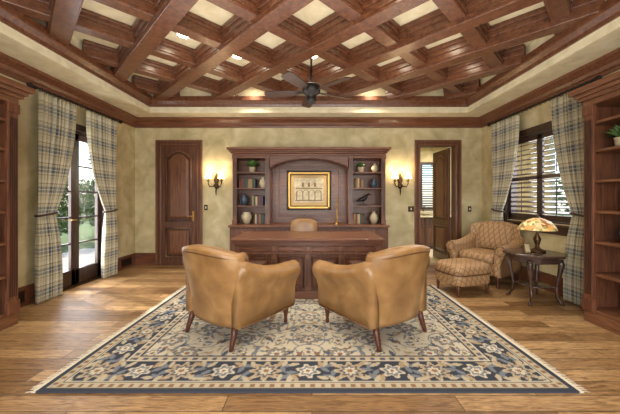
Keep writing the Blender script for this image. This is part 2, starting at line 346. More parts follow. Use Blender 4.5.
# ---------------- built-in bookcase ----------------
CX=-.055
m=MB(); yb=YB-.004; yf=5.45; hw=1.42
ys=5.22
m.b(CX-hw,CX+hw,ys+.03,yb,.1,.81,WD); m.b(CX-hw+.03,CX+hw-.03,ys+.07,yb,0,.1,DARK); m.b(CX-hw-.02,CX+hw+.02,ys-.02,yb,.81,.85,WDH,.01)
for i in range(6):
    x=CX-hw+.02+i*(2*hw-.04)/6; w=(2*hw-.04)/6-.02
    m.b(x,x+w,ys+.008,ys+.03,.13,.62,WD,.006); m.b(x+.07,x+w-.07,ys-.004,ys+.01,.2,.55,WD,.01); m.b(x,x+w,ys+.008,ys+.03,.65,.79,WD,.006)
    m.lathe([(.012,-.012),(.014,.012)],(x+w/2,ys,.72),BRASS,8)
for s in(-1,1):
    a,b_=sorted((CX+s*hw,CX+s*.74)); 
    m.b(a,b_,yb-.02,yb,.85,2.14,WDH)
    m.b(a,a+.03,yf+.02,yb,.85,2.14,WD); m.b(b_-.03,b_,yf+.02,yb,.85,2.14,WD)
    for xx in(a,b_-.075):
        m.b(xx,xx+.075,yf-.012,yf+.02,.85,2.14,WD,.005)
        for k in range(3): m.b(xx+.016+k*.017,xx+.024+k*.017,yf-.017,yf-.01,1.0,2.0,DARK)
        m.b(xx-.008,xx+.083,yf-.025,yf+.02,.85,.93,WD,.005); m.b(xx-.008,xx+.083,yf-.025,yf+.02,2.06,2.14,WD,.005)
    for z in(1.17,1.50,1.80): m.b(a+.03,b_-.03,yf+.03,yb-.02,z,z+.025,WDH,.003)
    m.b(a,b_,yf,yb,2.08,2.14,WDH)
n=24; x0,x1=CX-.74,CX+.74
def arcz(u): return 1.88+.2*(math.sin(PI*u)**.6 if 0<u<1 else 0)
for i in range(n):
    u0,u1=i/n,(i+1)/n
    za=arcz(u0); zb=arcz(u1)
    xa=x0+(x1-x0)*u0; xb=x0+(x1-x0)*u1
    m.add([(xa,yf,za),(xb,yf,zb),(xb,yf,2.14),(xa,yf,2.14),(xa,yf+.25,za),(xb,yf+.25,zb),(xb,yf+.25,2.14),(xa,yf+.25,2.14)],[(0,1,2,3),(4,5,6,7),(0,1,5,4),(3,2,6,7)],WDH)
m.tube([(x0+(x1-x0)*i/30,yf-.004,arcz(i/30)) for i in range(31)],.012,WD,6)
m.b(x0,x1,yb-.03,yb,.85,2.14,WDH)
m.b(x0,x0+.012,yf,yb,.85,2.14,WD); m.b(x1-.012,x1,yf,yb,.85,2.14,WD)
for a,b_,c,d in((x0+.12,x1-.12,.98,1.02),(x0+.12,x1-.12,1.93,1.97),(x0+.12,x0+.16,1.02,1.93),(x1-.16,x1-.12,1.02,1.93)): m.b(a,b_,yb-.045,yb-.03,c,d,WD,.006)
for k,(o,z0,z1) in enumerate(((.0,2.12,2.16),(.03,2.16,2.19),(.055,2.19,2.22),(.085,2.22,2.265))): m.b(CX-hw-o,CX+hw+o,yf-.03-o,yb,z0,z1,WDH,.008)
BK=m.done('built_in_bookcase')
for sx in(-.45,.45,-1.08,1.08):
    l=bpy.data.lights.new('shelf_light','SPOT'); l.energy=10; l.spot_size=math.radians(130); l.spot_blend=.8; l.color=(1,.84,.62); l.shadow_soft_size=.04
    lo=bpy.data.objects.new('shelf_light',l); lo.location=(CX+sx,5.55,2.03 if abs(sx)>.8 else 2.0); sc.collection.objects.link(lo); lo.parent=BK
# art
m=MB(); ax0,ax1,az0,az1=-.50,.38,1.10,1.88; ya=yb-.05
GOLD=plain('gold_mat',srgb(212,178,112),.45); GFR=plain('gilt_frame',srgb(206,164,92),.35,.7)
PRINT=noisy('print_paper',[(.35,srgb(206,192,156)),(.6,srgb(234,224,196))],(1,1,1),14,6,.8,0)
INK=plain('print_ink',srgb(150,124,88),.8)
for a,b_,c,d in((ax0,ax1,az0,az0+.025),(ax0,ax1,az1-.025,az1),(ax0,ax0+.025,az0,az1),(ax1-.025,ax1,az0,az1)): m.b(a,b_,ya-.03,ya,c,d,BLACK,.006)
g0,g1,h0,h1=ax0+.025,ax1-.025,az0+.025,az1-.025
for a,b_,c,d in((g0,g1,h0,h0+.05),(g0,g1,h1-.05,h1),(g0,g0+.05,h0,h1),(g1-.05,g1,h0,h1)): m.b(a,b_,ya-.045,ya,c,d,GFR,.016)
m.tube([(g0+.06,ya-.02,h0+.06),(g1-.06,ya-.02,h0+.06),(g1-.06,ya-.02,h1-.06),(g0+.06,ya-.02,h1-.06)],.008,BRASS,6,True)
m.b(ax0+.05,ax1-.05,ya-.012,ya,az0+.05,az1-.05,GOLD)
m.b(ax0+.15,ax1-.15,ya-.016,ya-.01,az0+.15,az1-.15,PRINT)
cx=(ax0+ax1)/2; m.b(ax0+.17,ax1-.17,ya-.017,ya-.015,az0+.18,az0+.20,INK)
for i in range(5):
    x=ax0+.19+i*.12; m.b(x,x+.018,ya-.018,ya-.015,az0+.19,az0+.37,INK)
for i in range(4):
    x=ax0+.26+i*.12; m.tube([(x+.05*math.cos(q*PI/8),ya-.017,az0+.35+.05*math.sin(q*PI/8)) for q in range(9)],.005,INK,5)
m.b(ax0+.18,ax1-.18,ya-.018,ya-.015,az0+.42,az0+.44,INK)
for i in range(3): m.b(cx-.14+i*.12,cx-.10+i*.12,ya-.018,ya-.015,az0+.46,az0+.54,INK)
m.done('framed_print')
# shelf items
def books(name,x,y,z,w,h,rz=0,n=8,d=.16):
    m=MB(); cols=[srgb(120,64,46),srgb(64,78,66),srgb(160,130,88),srgb(76,68,88),srgb(190,172,130)]
    mats=[plain('book_cover',c,.6) for c in cols]; xx=0
    while xx<w-.02:
        bw=random.uniform(.02,.04); bh=h*random.uniform(.8,1); m.b(xx,xx+bw-.002,0,d,0,bh,random.choice(mats),.002); xx+=bw
    m.done(name,(x,y,z),rz)
def vase(name,x,y,z,mat,prof,s=1):
    m=MB(); m.lathe([(a*s,b_*s) for a,b_ in prof],(0,0,0),mat,20); return m.done(name,(x,y,z))
PV=[(.04,0),(.05,.01),(.085,.08),(.09,.12),(.06,.19),(.03,.22),(.045,.25),(.035,.245)]
def plant(name,x,y,z,r=.12,h=.2,n=60,pot=CERAM2):
    m=MB(); m.lathe([(.04,0),(.055,.01),(.065,.09),(.072,.1),(.06,.1),(.058,.085)],(0,0,0),pot,14)
    for i in range(n):
        a=random.uniform(0,2*PI); el=random.uniform(.3,1.4); rr=r*random.uniform(.5,1); 
        p0=Vector((0,0,.09)); p2=Vector((math.cos(a)*math.cos(el)*rr,math.sin(a)*math.cos(el)*rr,.09+h*math.sin(el)*random.uniform(.5,1)))
        s=Vector((-math.sin(a),math.cos(a),0))*.018; mid=p0.lerp(p2,.7)+Vector((0,0,.02))
        m.add([p0,mid-s,p2,mid+s],[(0,1,2,3)],LEAF)
    return m.done(name,(x,y,z))
plant('potted_fern',-1.14,5.6,1.826,.2,.17,160); plant('potted_fern',.93,5.6,1.826,.15,.13,90); vase('ceramic_vase',1.2,5.6,1.826,CERAM2,PV,.7)
books('book_row',-1.38,5.55,1.526,.3,.19); vase('ceramic_vase',-.93,5.58,1.526,CERAM2,PV,.85)
vase('ceramic_vase',-1.3,5.6,1.196,CERAM,PV,.9); books('book_row',-1.16,5.55,1.196,.25,.2)
books('book_row',.75,5.55,1.526,.22,.19); vase('ceramic_vase',1.18,5.6,1.526,CERAM,PV,.75)
vase('ceramic_vase',1.18,5.6,.851,CERAM2,PV,.95); vase('ceramic_urn',-1.25,5.6,.851,CERAM2,[(.05,0),(.06,.02),(.1,.1),(.1,.16),(.07,.2),(.08,.22)],1)
books('book_row',-1.08,5.55,.851,.2,.2); books('book_row',.76,5.55,.851,.24,.2)
m=MB(); m.b(-.07,.07,-.04,.04,0,.02,BLACK,.004)
m.tube([(0,0,.02),(0,0,.08)],.006,BLACK); 
m.tube([(-.13,0,.08),(-.07,0,.10),(0,0,.12),(.05,0,.16),(.075,0,.2),(.095,0,.215),(.15,0,.20)],[.008,.03,.045,.03,.018,.02,.003],BLACK,10); m.done('bird_sculpture',(.98,5.6,1.196))
m=MB(); m.lathe([(.05,0),(.05,.01),(.015,.03),(.01,.2),(.016,.22),(.01,.24),(.01,.34),(.025,.36),(.012,.37),(.011,.48),(.002,.5)],(0,0,0),BRASS,14); m.done('candlestick',(.46,5.4,.851))
# sconces
def sconce(x):
    z0=1.67; m=MB(); y=YB
    m.lathe([(.03,-.14),(.05,-.1),(.03,-.04),(.055,.02),(.03,.1),(.01,.16)],(x,y-.035,z0),BRONZE,14)
    m.tube([(x,y-.03,z0-.12),(x,y-.07,z0-.2),(x,y-.05,z0-.28)],[.014,.012,.004],BRONZE)
    for s in(-1,1):
        m.tube([(x,y-.05,z0-.02),(x+s*.04,y-.1,z0-.1),(x+s*.1,y-.13,z0-.11),(x+s*.13,y-.13,z0-.05),(x+s*.13,y-.13,z0)],.011,BRONZE)
        m.lathe([(.012,0),(.032,.01),(.034,.02),(.012,.025),(.011,.09)],(x+s*.13,y-.13,z0-.01),BRONZE,12)
        m.lathe([(.072,0),(.058,.06),(.04,.13),(.038,.13),(.056,.06),(.07,.002)],(x+s*.13,y-.13,z0+.05),SHADE,16)
    o=m.done('wall_sconce')
    for s in (-1,1):
        l=bpy.data.lights.new('sconce_bulb','POINT'); l.energy=3.2; l.color=(1,.8,.52); l.shadow_soft_size=.05
        lo=bpy.data.objects.new('sconce_bulb',l); lo.location=(x+s*.13,y-.13,z0+.24); sc.collection.objects.link(lo); lo.parent=o
sconce(-1.90); sconce(1.75)
# ---------------- side bookcases ----------------
def side_case(xw,s,y1):
    m=MB(); xf=xw+s*.44; y0=.35
    def B(xa,xb,*r): m.b(min(xa,xb),max(xa,xb),*r)
    B(xw,xw+s*.02,y0,y1,0,2.4,WD); L3=(y1-y0)/3
    for y in(y0,y0+L3-.015,y0+2*L3-.015,y1-.03): B(xw,xf-s*.02,y,y+.03,0,2.36,WD)
    for y in(y0,y0+L3-.055,y0+2*L3-.055,y1-.11):
        B(xf-s*.02,xf+s*.012,y,y+.11,.12,2.36,WD,.004)
        for k in range(4): B(xf+s*.011,xf+s*.017,y+.022+k*.02,y+.03+k*.02,.3,2.15,DARK)
        B(xf-s*.02,xf+s*.025,y-.008,y+.118,.12,.26,WD,.005); B(xf-s*.02,xf+s*.025,y-.008,y+.118,2.2,2.3,WD,.005)
    B(xw,xf+s*.01,y0,y1,0,.12,WDY,.004)
    for z in(.12,.5,.84,1.16,1.48,1.8,2.1): B(xw+s*.02,xf-s*.01,y0+.03,y1-.03,z,z+.028,WDY,.003)
    for o,z0,z1 in((.0,2.3,2.36),(.03,2.36,2.4),(.055,2.4,2.44),(.09,2.44,2.5)): B(xw,xf+s*(.02+o),y0-o,y1+o,z0,z1,WDY,.008)
    m.done('bookcase')
side_case(XL+.002,1,3.08); side_case(XR-.002,-1,3.18)
plant('potted_fern',-3.25,2.84,1.829,.15,.16,90); plant('potted_fern',3.12,2.94,1.829,.17,.17,110)
books('book_row',-3.2,2.3,1.189,.4,.24,PI/2); books('book_row',-3.2,2.3,.149,.6,.28,PI/2)
books('book_row',3.2,2.98,1.189,.4,.22,-PI/2); vase('ceramic_vase',3.15,2.9,.869,CERAM,PV,.9)
vase('ceramic_vase',-3.2,2.85,.869,CERAM2,PV,.9); books('book_row',3.2,2.98,.149,.5,.28,-PI/2)
# ---------------- curtains ----------------
def curtain(xw,s,ytop,ytie,ybot,zt=2.66,ztie=1.12,pleats=9,width=1.5):
    nu,nv=120,60; V=[];F=[];UV=[]
    base=xw+s*.11
    for j in range(nv+1):
        z=zt*(1-j/nv)+.012*(j/nv)
        if z>ztie:
            t_=max(0,(zt-z)/(zt-ztie)); e=t_**2.2; a=ytop[0]+(ytie[0]-ytop[0])*e; b_=ytop[1]+(ytie[1]-ytop[1])*e
        else:
            t_=(ztie-z)/ztie; e=1-(1-t_)**2; a=ytie[0]+(ybot[0]-ytie[0])*e; b_=ytie[1]+(ybot[1]-ytie[1])*e
        amp=.035+.012*math.sin(z*3)
        if abs(z-ztie)<.3: amp*=.65+.35*abs(z-ztie)/.3
        for i in range(nu+1):
            u=i/nu; ph=2*PI*pleats*u
            y=a+(b_-a)*(u+.012*math.sin(2*ph)); x=base+s*amp*math.sin(ph+.3*math.sin(z*2))
            V.append((x,y,z)); UV.append((u*width,z))
    for j in range(nv):
        for i in range(nu):
            k=j*(nu+1)+i; F.append((k,k+1,k+nu+2,k+nu+1))
    me=bpy.data.meshes.new('curtain'); me.from_pydata(V,[],F); uv=me.uv_layers.new(name='UVMap')
    for l in me.loops: uv.data[l.index].uv=UV[l.vertex_index]
    me.polygons.foreach_set('use_smooth',[True]*len(F)); me.materials.append(PLAID)
    ob=bpy.data.objects.new('curtain',me); sc.collection.objects.link(ob)
    md=ob.modifiers.new('th','SOLIDIFY'); md.thickness=.004
    m=MB(); y0,y1=min(ytie),max(ytie); c=(y0+y1)/2; r=(y1-y0)/2+.015
    m.tube([(base+.062*math.cos(a),c+r*math.sin(a),ztie+.02*math.sin(a)) for a in [2*PI*i/24 for i in range(24)]],.014,DARK,8,True)
    m.done('tieback',parent=ob)
curtain(XL,1,(3.68,4.26),(3.66,3.92),(3.64,4.02))
curtain(XL,1,(4.46,5.14),(4.86,5.12),(4.80,5.14))
curtain(XR,-1,(3.45,4.02),(3.44,3.70),(3.46,3.82))
curtain(XR,-1,(4.66,5.34),(5.06,5.32),(5.02,5.34))
def rod(xw,s,y0,y1):
    m=MB(); x=xw+s*.11; z=2.70
    m.tube([(x,y0,z),(x,y1,z)],.014,BLACK)
    for y,d in((y0,-1),(y1,1)):
        m.tube([(x,y,z),(x,y+d*.02,z),(x,y+d*.05,z),(x,y+d*.08,z),(x,y+d*.1,z)],[.014,.018,.034,.022,.004],BLACK,10)
        m.tube([(xw+s*.002,y-d*.06,z),(x,y-d*.06,z)],.01,BLACK)
    k=int((y1-y0)/.09)
    for i in range(k+1):
        y=y0+(y1-y0)*i/k; m.tube([(x+.024*math.cos(a),y,z-.006+.024*math.sin(a)) for a in [2*PI*q/12 for q in range(12)]],.004,BLACK,6,True)
    m.done('curtain_rod')
rod(XL,1,3.62,5.2); rod(XR,-1,3.42,5.40)
# ---------------- rug ----------------
def build_rug():
    W,H=1.83,1.24; st=.0085; nx=int(2*W/st); ny=int(2*H/st)
    x=np.linspace(-W,W,nx); y=np.linspace(-H,H,ny); X,Y=np.meshgrid(x,y)
    c=lambda *a: np.array(srgb(*a)[:3])
    navy=c(66,70,80); navy2=c(92,98,110); cream=c(208,198,174); beige=c(190,178,152); tan=c(176,154,124); rust=c(142,110,86); slate=c(124,130,138); ivory=c(218,210,190); olive=c(148,142,118)
    C=np.zeros((ny,nx,3)); d=np.minimum(W-np.abs(X),H-np.abs(Y))
    C[:]=cream
    field=d>.46
    C[d<.035]=navy
    g=(d>=.035)&(d<.095); C[g]=beige
    s_=np.where(W-np.abs(X)<H-np.abs(Y),Y,X)
    dots=(np.abs(((s_/.07)%1)-.5)<.22)&(np.abs(d-.065)<.016); C[dots]=rust
    C[(d>=.095)&(d<.105)]=navy
    C[(d>=.105)&(d<.37)]=navy
    g=(d>=.37)&(d<.44); C[g]=tan*.5+cream*.5
    dots=(np.abs(((s_/.08)%1)-.5)<.25)&(np.abs(d-.405)<.018); C[dots]=navy2
    C[(d>=.44)&(d<.46)]=navy; C[(d>=.37)&(d<.378)]=ivory; C[(d>=.105)&(d<.113)]=ivory
    def stamp(cx,cy,R,fn,mask=None):
        i0=max(0,int((cx-R+W)/st)-1); i1=min(nx,int((cx+R+W)/st)+2); j0=max(0,int((cy-R+H)/st)-1); j1=min(ny,int((cy+R+H)/st)+2)
        if i0>=i1 or j0>=j1: return
        dx=X[j0:j1,i0:i1]-cx; dy=Y[j0:j1,i0:i1]-cy; sub=C[j0:j1,i0:i1]
        mk=np.ones(dx.shape,bool) if mask is None else mask[j0:j1,i0:i1]
        fn(dx,dy,sub,mk)
    def rosette(R,cols,n,rot=0):
        def fn(dx,dy,sub,mk):
            r=np.hypot(dx,dy); th=np.arctan2(dy,dx)+rot
            for k,(f,col) in enumerate(cols):
                lobe=R*f*(.82+.18*np.cos(n*th)); sub[(r<lobe)&mk]=col
        return fn
    def leaf(R,ang,col,w=.35):
        def fn(dx,dy,sub,mk):
            a=dx*math.cos(ang)+dy*math.sin(ang); b_=-dx*math.sin(ang)+dy*math.cos(ang)
            sub[(np.abs(b_)<w*R*(1-(a/R)**2))&(np.abs(a)<R)&mk]=col
        return fn
    def arc(cx,cy,r,a0,a1,col,mask,w=.006):
        n=int(abs(a1-a0)*r/.006)+2
        for t_ in np.linspace(a0,a1,n):
            stamp(cx+r*math.cos(t_),cy+r*math.sin(t_),w*1.2,lambda dx,dy,sub,mk: sub.__setitem__((np.hypot(dx,dy)<w)&mk,col),mask)
    bord=(d>=.113)&(d<.37)
    def border(L_,place,n):
        for i in range(n*30):
            t_=-L_+2*L_*i/(n*30); o=.065*math.sin(2*PI*(t_+L_)/(2*L_)*n); px,py=place(t_,o)
            stamp(px,py,.012,lambda dx,dy,sub,mk: sub.__setitem__((np.hypot(dx,dy)<.010)&mk,tan),bord)
        for i in range(2*n+1):
            t_=-L_+L_*i/n; o=0
            px,py=place(t_,o)
            if i%2==0: stamp(px,py,.13,rosette(.125,[(1,beige),(.84,tan),(.66,navy2),(.46,cream),(.2,rust)],8),bord)
            else: stamp(px,py,.11,rosette(.095,[(1,cream),(.75,slate),(.45,ivory),(.2,rust)],6,.3),bord)
            for k in (-1,1):
                for q,(da,db) in enumerate(((.35,.085),(.5,-.07),(.7,.09),(.42,-.1),(.6,.02))):
                    px,py=place(t_+k*da*L_/n,db*k); stamp(px,py,.06,leaf(.05,random.uniform(0,3.1),[beige,slate,tan,beige,slate][q],.4),bord)
    for sgn in(-1,1):
        border(W-.24,lambda t_,o: (t_,sgn*(H-.24+o)),5)
        border(H-.24,lambda t_,o: (sgn*(W-.24+o),t_),3)
    fm=field
    rs=random.Random(11)
    def sym(cx,cy,f,R):
        for sx in(-1,1):
            for sy in(-1,1): stamp(sx*cx,sy*cy,R,f(sx,sy),fm)
    P=[]
    for i,cx in enumerate([.0,.32,.64,.96,1.26]):
        for j,cy in enumerate([.0,.25,.50,.72]):
            jx=0 if i==0 else rs.uniform(-.06,.06); jy=0 if j==0 else rs.uniform(-.04,.04)
            P.append((cx+jx,cy+jy,rs.random(),(i+j)%2))
    for cx,cy,q,bg in P:
        a0=q*6.28
        for sx in(-1,1):
            for sy in(-1,1):
                aa=a0 if sx>0 else PI-a0; aa=aa if sy>0 else -aa
                arc(sx*cx,sy*cy,.125+.05*q,aa,aa+sx*sy*4.0,slate,fm,.006)
    for k in range(230):
        cx,cy=rs.uniform(0,1.4),rs.uniform(0,.8); R=rs.uniform(.025,.052); an=rs.uniform(0,3.1); col=rs.choice([slate,navy2,tan,olive,rust,slate,beige])
        sym(cx,cy,lambda sx,sy,R=R,an=an,col=col: leaf(R,an*sx*sy,col,.38),R*1.1)
    for cx,cy,q,bg in P:
        if bg==0: f=lambda sx,sy: rosette(.09+.03*q,[(1,navy2),(.84,tan),(.7,slate),(.5,ivory),(.25,rust)],5+int(q*4),q*3)
        else: f=lambda sx,sy: rosette(.06+.02*q,[(1,navy2),(.8,ivory),(.5,tan),(.25,navy2)],6,q)
        sym(cx,cy,f,.13)
    z=np.full_like(X,.012)
    V=np.stack([X.ravel(),Y.ravel(),z.ravel()],1)
    idx=np.arange(nx*ny).reshape(ny,nx); F=np.stack([idx[:-1,:-1],idx[:-1,1:],idx[1:,1:],idx[1:,:-1]],-1).reshape(-1,4)
    me=bpy.data.meshes.new('rug_pile'); me.vertices.add(len(V)); me.vertices.foreach_set('co',V.ravel().astype(np.float32))
    me.loops.add(F.size); me.loops.foreach_set('vertex_index',F.ravel().astype(np.int32)); me.polygons.add(len(F))
    me.polygons.foreach_set('loop_start',np.arange(0,F.size,4,dtype=np.int32)); me.update(calc_edges=True)
    at=me.color_attributes.new('pile','FLOAT_COLOR','POINT'); col=np.ones((len(V),4),np.float32); col[:,:3]=C.reshape(-1,3); at.data.foreach_set('color',col.ravel())
    me.materials.append(RUG)
    root=empty('area_rug',(-.03,3.21,0)); o=bpy.data.objects.new('rug_pile',me); sc.collection.objects.link(o); o.parent=root
    m=MB(); NV=plain('rug_edge',srgb(60,66,78),.95); m.b(-W,W,-H,H,.001,.0115,NV); m.done('backing',parent=root)
    m=MB()
    for s in(-1,1):
        n=230
        for i in range(n):
            yy=-H+2*H*(i+.5)/n; dy=random.uniform(-.01,.01); ln=random.uniform(.06,.08); w=.0042
            m.add([(s*W,yy-w,.010),(s*W,yy+w,.010),(s*(W+ln),yy+w+dy,.003),(s*(W+ln),yy-w+dy,.003)],[(0,1,2,3)],FRINGE)
        m.b(min(s*W,s*(W+.03)),max(s*W,s*(W+.03)),-H,H,.001,.009,FRINGE)
    m.done('fringe',parent=root)
build_rug()
# ---------------- desk ----------------
def desk():
    m=MB(); w=1.0; y0,y1=-.45,.45
    m.b(-w,w,y0,y1,.755,.79,WDH,.012); m.b(-w+.02,w-.02,y0+.02,y1-.02,.73,.756,WDH,.01); m.b(-w+.04,w-.04,y0+.04,y1-.04,.70,.732,WDH,.008)
    m.b(-w+.06,w-.06,y0+.06,y1-.06,.60,.70,WDH)
    m.b(-w+.05,w-.05,y0+.05,y1-.05,.575,.60,WD,.008)
    for a,b_ in((-w+.08,-.42),(.42,w-.08)):
        m.b(a,b_,y0+.08,y1-.08,.1,.58,WD)
    m.b(-.44,.44,y0+.1,y0+.14,.1,.58,WD)
    m.b(-.41,.41,y0+.05,y0+.16,0,.1,WDH,.01)
    for a,b_ in((-w+.05,-.40),(.40,w-.05)): m.b(a,b_,y0+.05,y1-.05,0,.1,WDH,.01)
    xs=[-w+.08,-.44,.0,.44,w-.08]
    yf=y0+.08
    for x in xs:
        m.b(x-.04,x+.04,yf-.02,yf+.01,.1,.58,DOORHI,.006)
        for k in range(3): m.b(x-.02+k*.016,x-.014+k*.016,yf-.026,yf-.018,.16,.52,DARK)
        m.b(x-.035,x+.035,y0+.045,y0+.062,.615,.69,DOORHI,.008)
    for a,b_ in zip(xs[:-1],xs[1:]):
        a+=.06;b_-=.06
        m.tube([(a,yf,.15),(b_,yf,.15),(b_,yf,.53),(a,yf,.53)],.014,DOORHI,6,True)
        m.prism([(a+.04,.19),(b_-.04,.19),(b_-.04,.49),(a+.04,.49)],yf,yf-.022,DOORHI,.035)
        m.tube([(a,y0+.058,.62),(b_,y0+.058,.62),(b_,y0+.058,.68),(a,y0+.058,.68)],.008,DOORHI,6,True)
    m.done('executive_desk',(-.055,4.21,.012))
desk()
# ---------------- club chair ----------------
def sgp(v,e): return math.copysign(abs(v)**e,v)
def club_chair(name,mat,pip,loc,rz,scale=1,bh=.70,leg=CHLEG):
    root=empty(name,loc,rz,scale)
    m=MB(); m.b(-.33,.33,-.34,.33,.17,.36,mat,.03); m.done('base',parent=root)
    m=MB(); rings=[]
    for k,(z,f) in enumerate(((.345,.9),(.36,.98),(.40,1.0),(.44,1.0),(.475,.96),(.49,.86),(.497,.6))):
        rings.append([(.275*f*sgp(math.cos(a),.35),.09+.29*f*sgp(math.sin(a),.35),z) for a in [2*PI*i/40 for i in range(40)]])
    m.loft(rings,mat); m.done('seat_cushion',parent=root)
    m=MB(); rings=[]; K=16
    prof=[]
    for k in range(K+1):
        t_=k/K; prof.append((t_,1,1))
    prof=prof[:-1]+[(.97,1.0,.98),(.99,.985,.85),(1.0,.96,.55),(1.004,.93,.25)]
    for t_,fw,ft in prof:
        w=(.325+.065*min(1,t_*1.3)-.02*max(0,t_-.8)/.2)*fw; th=(.055+.035*t_**2)*ft; ring=[]
        for i in range(48):
            a=2*PI*i/48; cx=sgp(math.cos(a),.75); x=w*cx; y=th*sgp(math.sin(a),.7)
            u=min(1,abs(cx))
            y+= -.335-.11*t_**1.3+ .13*u**3*(.4+.6*t_)
            z=.17+t_*bh + (.06*(1-u**2.2)-.03)*max(0,(t_-.6)/.4)
            ring.append((x,y,z))
        rings.append(ring)
    m.loft(rings,mat)
    rg=[]
    for t_,f in((.42,.7),(.46,.9),(.6,1),(.8,1),(.93,.9),(.97,.7)):
        rg.append([(.26*f*sgp(math.cos(a),.5),-.24-.11*t_+.055*f*sgp(math.sin(a),.6),.17+t_*bh) for a in [2*PI*i/32 for i in range(32)]])
    m.loft(rg,mat)
    pts=[]
    def bp(t_,cx):
        w=(.325+.065*min(1,t_*1.3)-.02*max(0,t_-.8)/.2); u=abs(cx); th=(.055+.035*t_**2)
        return (w*cx*.97,-.335-.11*t_**1.3+.13*u**3*(.4+.6*t_)-th*(1-u**2.6)**.35*.98 -.004,.17+t_*bh+(.06*(1-u**2.2)-.03)*max(0,(t_-.6)/.4))
    for k in range(12): pts.append(bp(.02+.9*k/12,-.955))
    for k in range(25): pts.append(bp(.93,-.94+1.88*k/24))
    for k in range(12): pts.append(bp(.92-.9*k/12,.955))
    m.tube(pts,.006,pip,6)
    m.done('back',parent=root)
    for s in(-1,1):
        m=MB(); rings=[]
        ysec=[(-.36,.0,.92),(-.30,.0,1),(-.2,0,1),(-.05,0,1),(.1,0,1),(.25,0,1),(.33,0,1),(.365,0,1),(.38,0,.93),(.385,0,.8)]
        for y,_,f in ysec:
            tt=max(0,(.1-y)/.46); zc=.555+.13*tt**1.7; xc=.355+.02*(1-tt); r=.078
            P=[(.285,.17),(.285,.3),(.283,zc-.08)]
            for q in range(13):
                a=math.radians(205-q*20); P.append((xc+r*math.cos(a),zc+r*math.sin(a)))
            P+=[(xc+.02,zc-.11),(.372,.35),(.372,.17)]
            cxx=sum(p[0] for p in P)/len(P); czz=.36
            rings.append([(s*(cxx+(px-cxx)*f),y,czz+(pz-czz)*f if f<1 else pz) for px,pz in P])
        m.loft(rings,mat)
        zc=.555; m.tube([(s*(.375+.072*math.cos(a)),.383,zc+.072*math.sin(a)) for a in [2*PI*i/20 for i in range(20)]],.006,pip,6,True)
        m.tube([(s*.374,.36,.185),(s*.376,0,.185),(s*.374,-.33,.185)],.006,pip,6)
        m.tube([(s*.392,.36,.455),(s*.394,.1,.457),(s*.386,-.1,.50),(s*.378,-.28,.55)],.004,pip,6)
        m.done('arm',parent=root)
    m=MB()
    for sx in(-1,1):
        m.lathe([(.012,0),(.018,.008),(.02,.02),(.014,.05),(.026,.12),(.03,.15),(.03,.18)],(sx*.31,.31,0),leg,12)
        m.tube([(sx*.30,-.33,.19),(sx*.305,-.345,.12),(sx*.31,-.37,.05),(sx*.312,-.385,.0)],[.03,.027,.021,.017],leg,8)
    m.done('legs',parent=root)
    return root
club_chair('leather_armchair',LEATHER,PIPING,(-.725,3.0,.0125),math.radians(-35),1.04,.645)
club_chair('leather_armchair',LEATHER,PIPING,(.61,3.0,.0125),math.radians(35),1.04,.645)
club_chair('upholstered_armchair',DIAM,plain('cord',srgb(112,80,54),.8),(2.80,4.73,0),math.radians(125),1.0,.74)
def ottoman(loc,rz):
    root=empty('ottoman',loc,rz); m=MB(); rings=[]
    for z,f in((.14,.93),(.16,1),(.27,1),(.285,.97),(.295,1.0),(.33,1.03),(.38,1.02),(.41,.96),(.43,.8),(.435,.5)):
        rings.append([(.31*f*sgp(math.cos(a),.4),.25*f*sgp(math.sin(a),.4),z) for a in [2*PI*i/44 for i in range(44)]])
    m.loft(rings,DIAM); m.done('cushion',parent=root); m=MB()
    m.tube([(.315*sgp(math.cos(a),.4),.255*sgp(math.sin(a),.4),.288) for a in [2*PI*i/60 for i in range(60)]],.008,PIPING,6,True)
    for sx in(-1,1):
        for sy in(-1,1): m.lathe([(.012,0),(.018,.01),(.013,.04),(.024,.1),(.024,.15)],(sx*.25,sy*.19,0),CHLEG,10)
    m.done('legs',parent=root)
ottoman((2.14,4.18,0),math.radians(18))
# side table
m=MB(); R=.35
oc=lambda r,z:[(r*math.cos(PI/8+i*PI/4),r*math.sin(PI/8+i*PI/4),z) for i in range(8)]
m.loft([oc(R-.015,.595),oc(R,.603),oc(R,.618),oc(R-.012,.628)],TABW,False); m.loft([oc(R-.07,.52),oc(R-.07,.597)],TABW,False)
for i in range(4):
    a=PI/4+i*PI/2; c,s_=math.cos(a),math.sin(a)
    m.tube([(r*c,r*s_,z) for r,z in((.26,.56),(.275,.50),(.255,.38),(.225,.22),(.23,.1),(.27,.03),(.30,.014))],[.03,.034,.024,.016,.014,.02,.014],TABW,8)
m.lathe([(.17,0),(.18,.008),(.17,.016)],(0,0,.2),TABW,20)
for i in range(4):
    a=PI/4+i*PI/2; m.tube([(.15*math.cos(a),.15*math.sin(a),.208),(.228*math.cos(a),.228*math.sin(a),.208)],.01,TABW,6)
m.done('side_table',(2.87,3.79,0))
m=MB(); m.lathe([(.09,0),(.095,.01),(.07,.03),(.03,.05),(.02,.08),(.035,.13),(.045,.17),(.02,.22),(.014,.25),(.012,.42),(.02,.43)],(0,0,0),BRONZE,18)
m.lathe([(.21,.285),(.205,.30),(.19,.335),(.15,.385),(.09,.42),(.035,.44),(.03,.437),(.085,.415),(.145,.38),(.183,.33),(.2,.29)],(0,0,0),TIFF,28)
m.lathe([(.035,.435),(.03,.45),(.008,.46),(.014,.475),(.004,.49)],(0,0,0),BRONZE,12)
o=m.done('stained_glass_table_lamp',(2.92,3.80,.629))
l=bpy.data.lights.new('lamp_bulb','POINT'); l.energy=2.5; l.color=(1,.8,.5); l.shadow_soft_size=.04; lo=bpy.data.objects.new('lamp_bulb',l); lo.location=(.06,0,.3); sc.collection.objects.link(lo); lo.parent=o
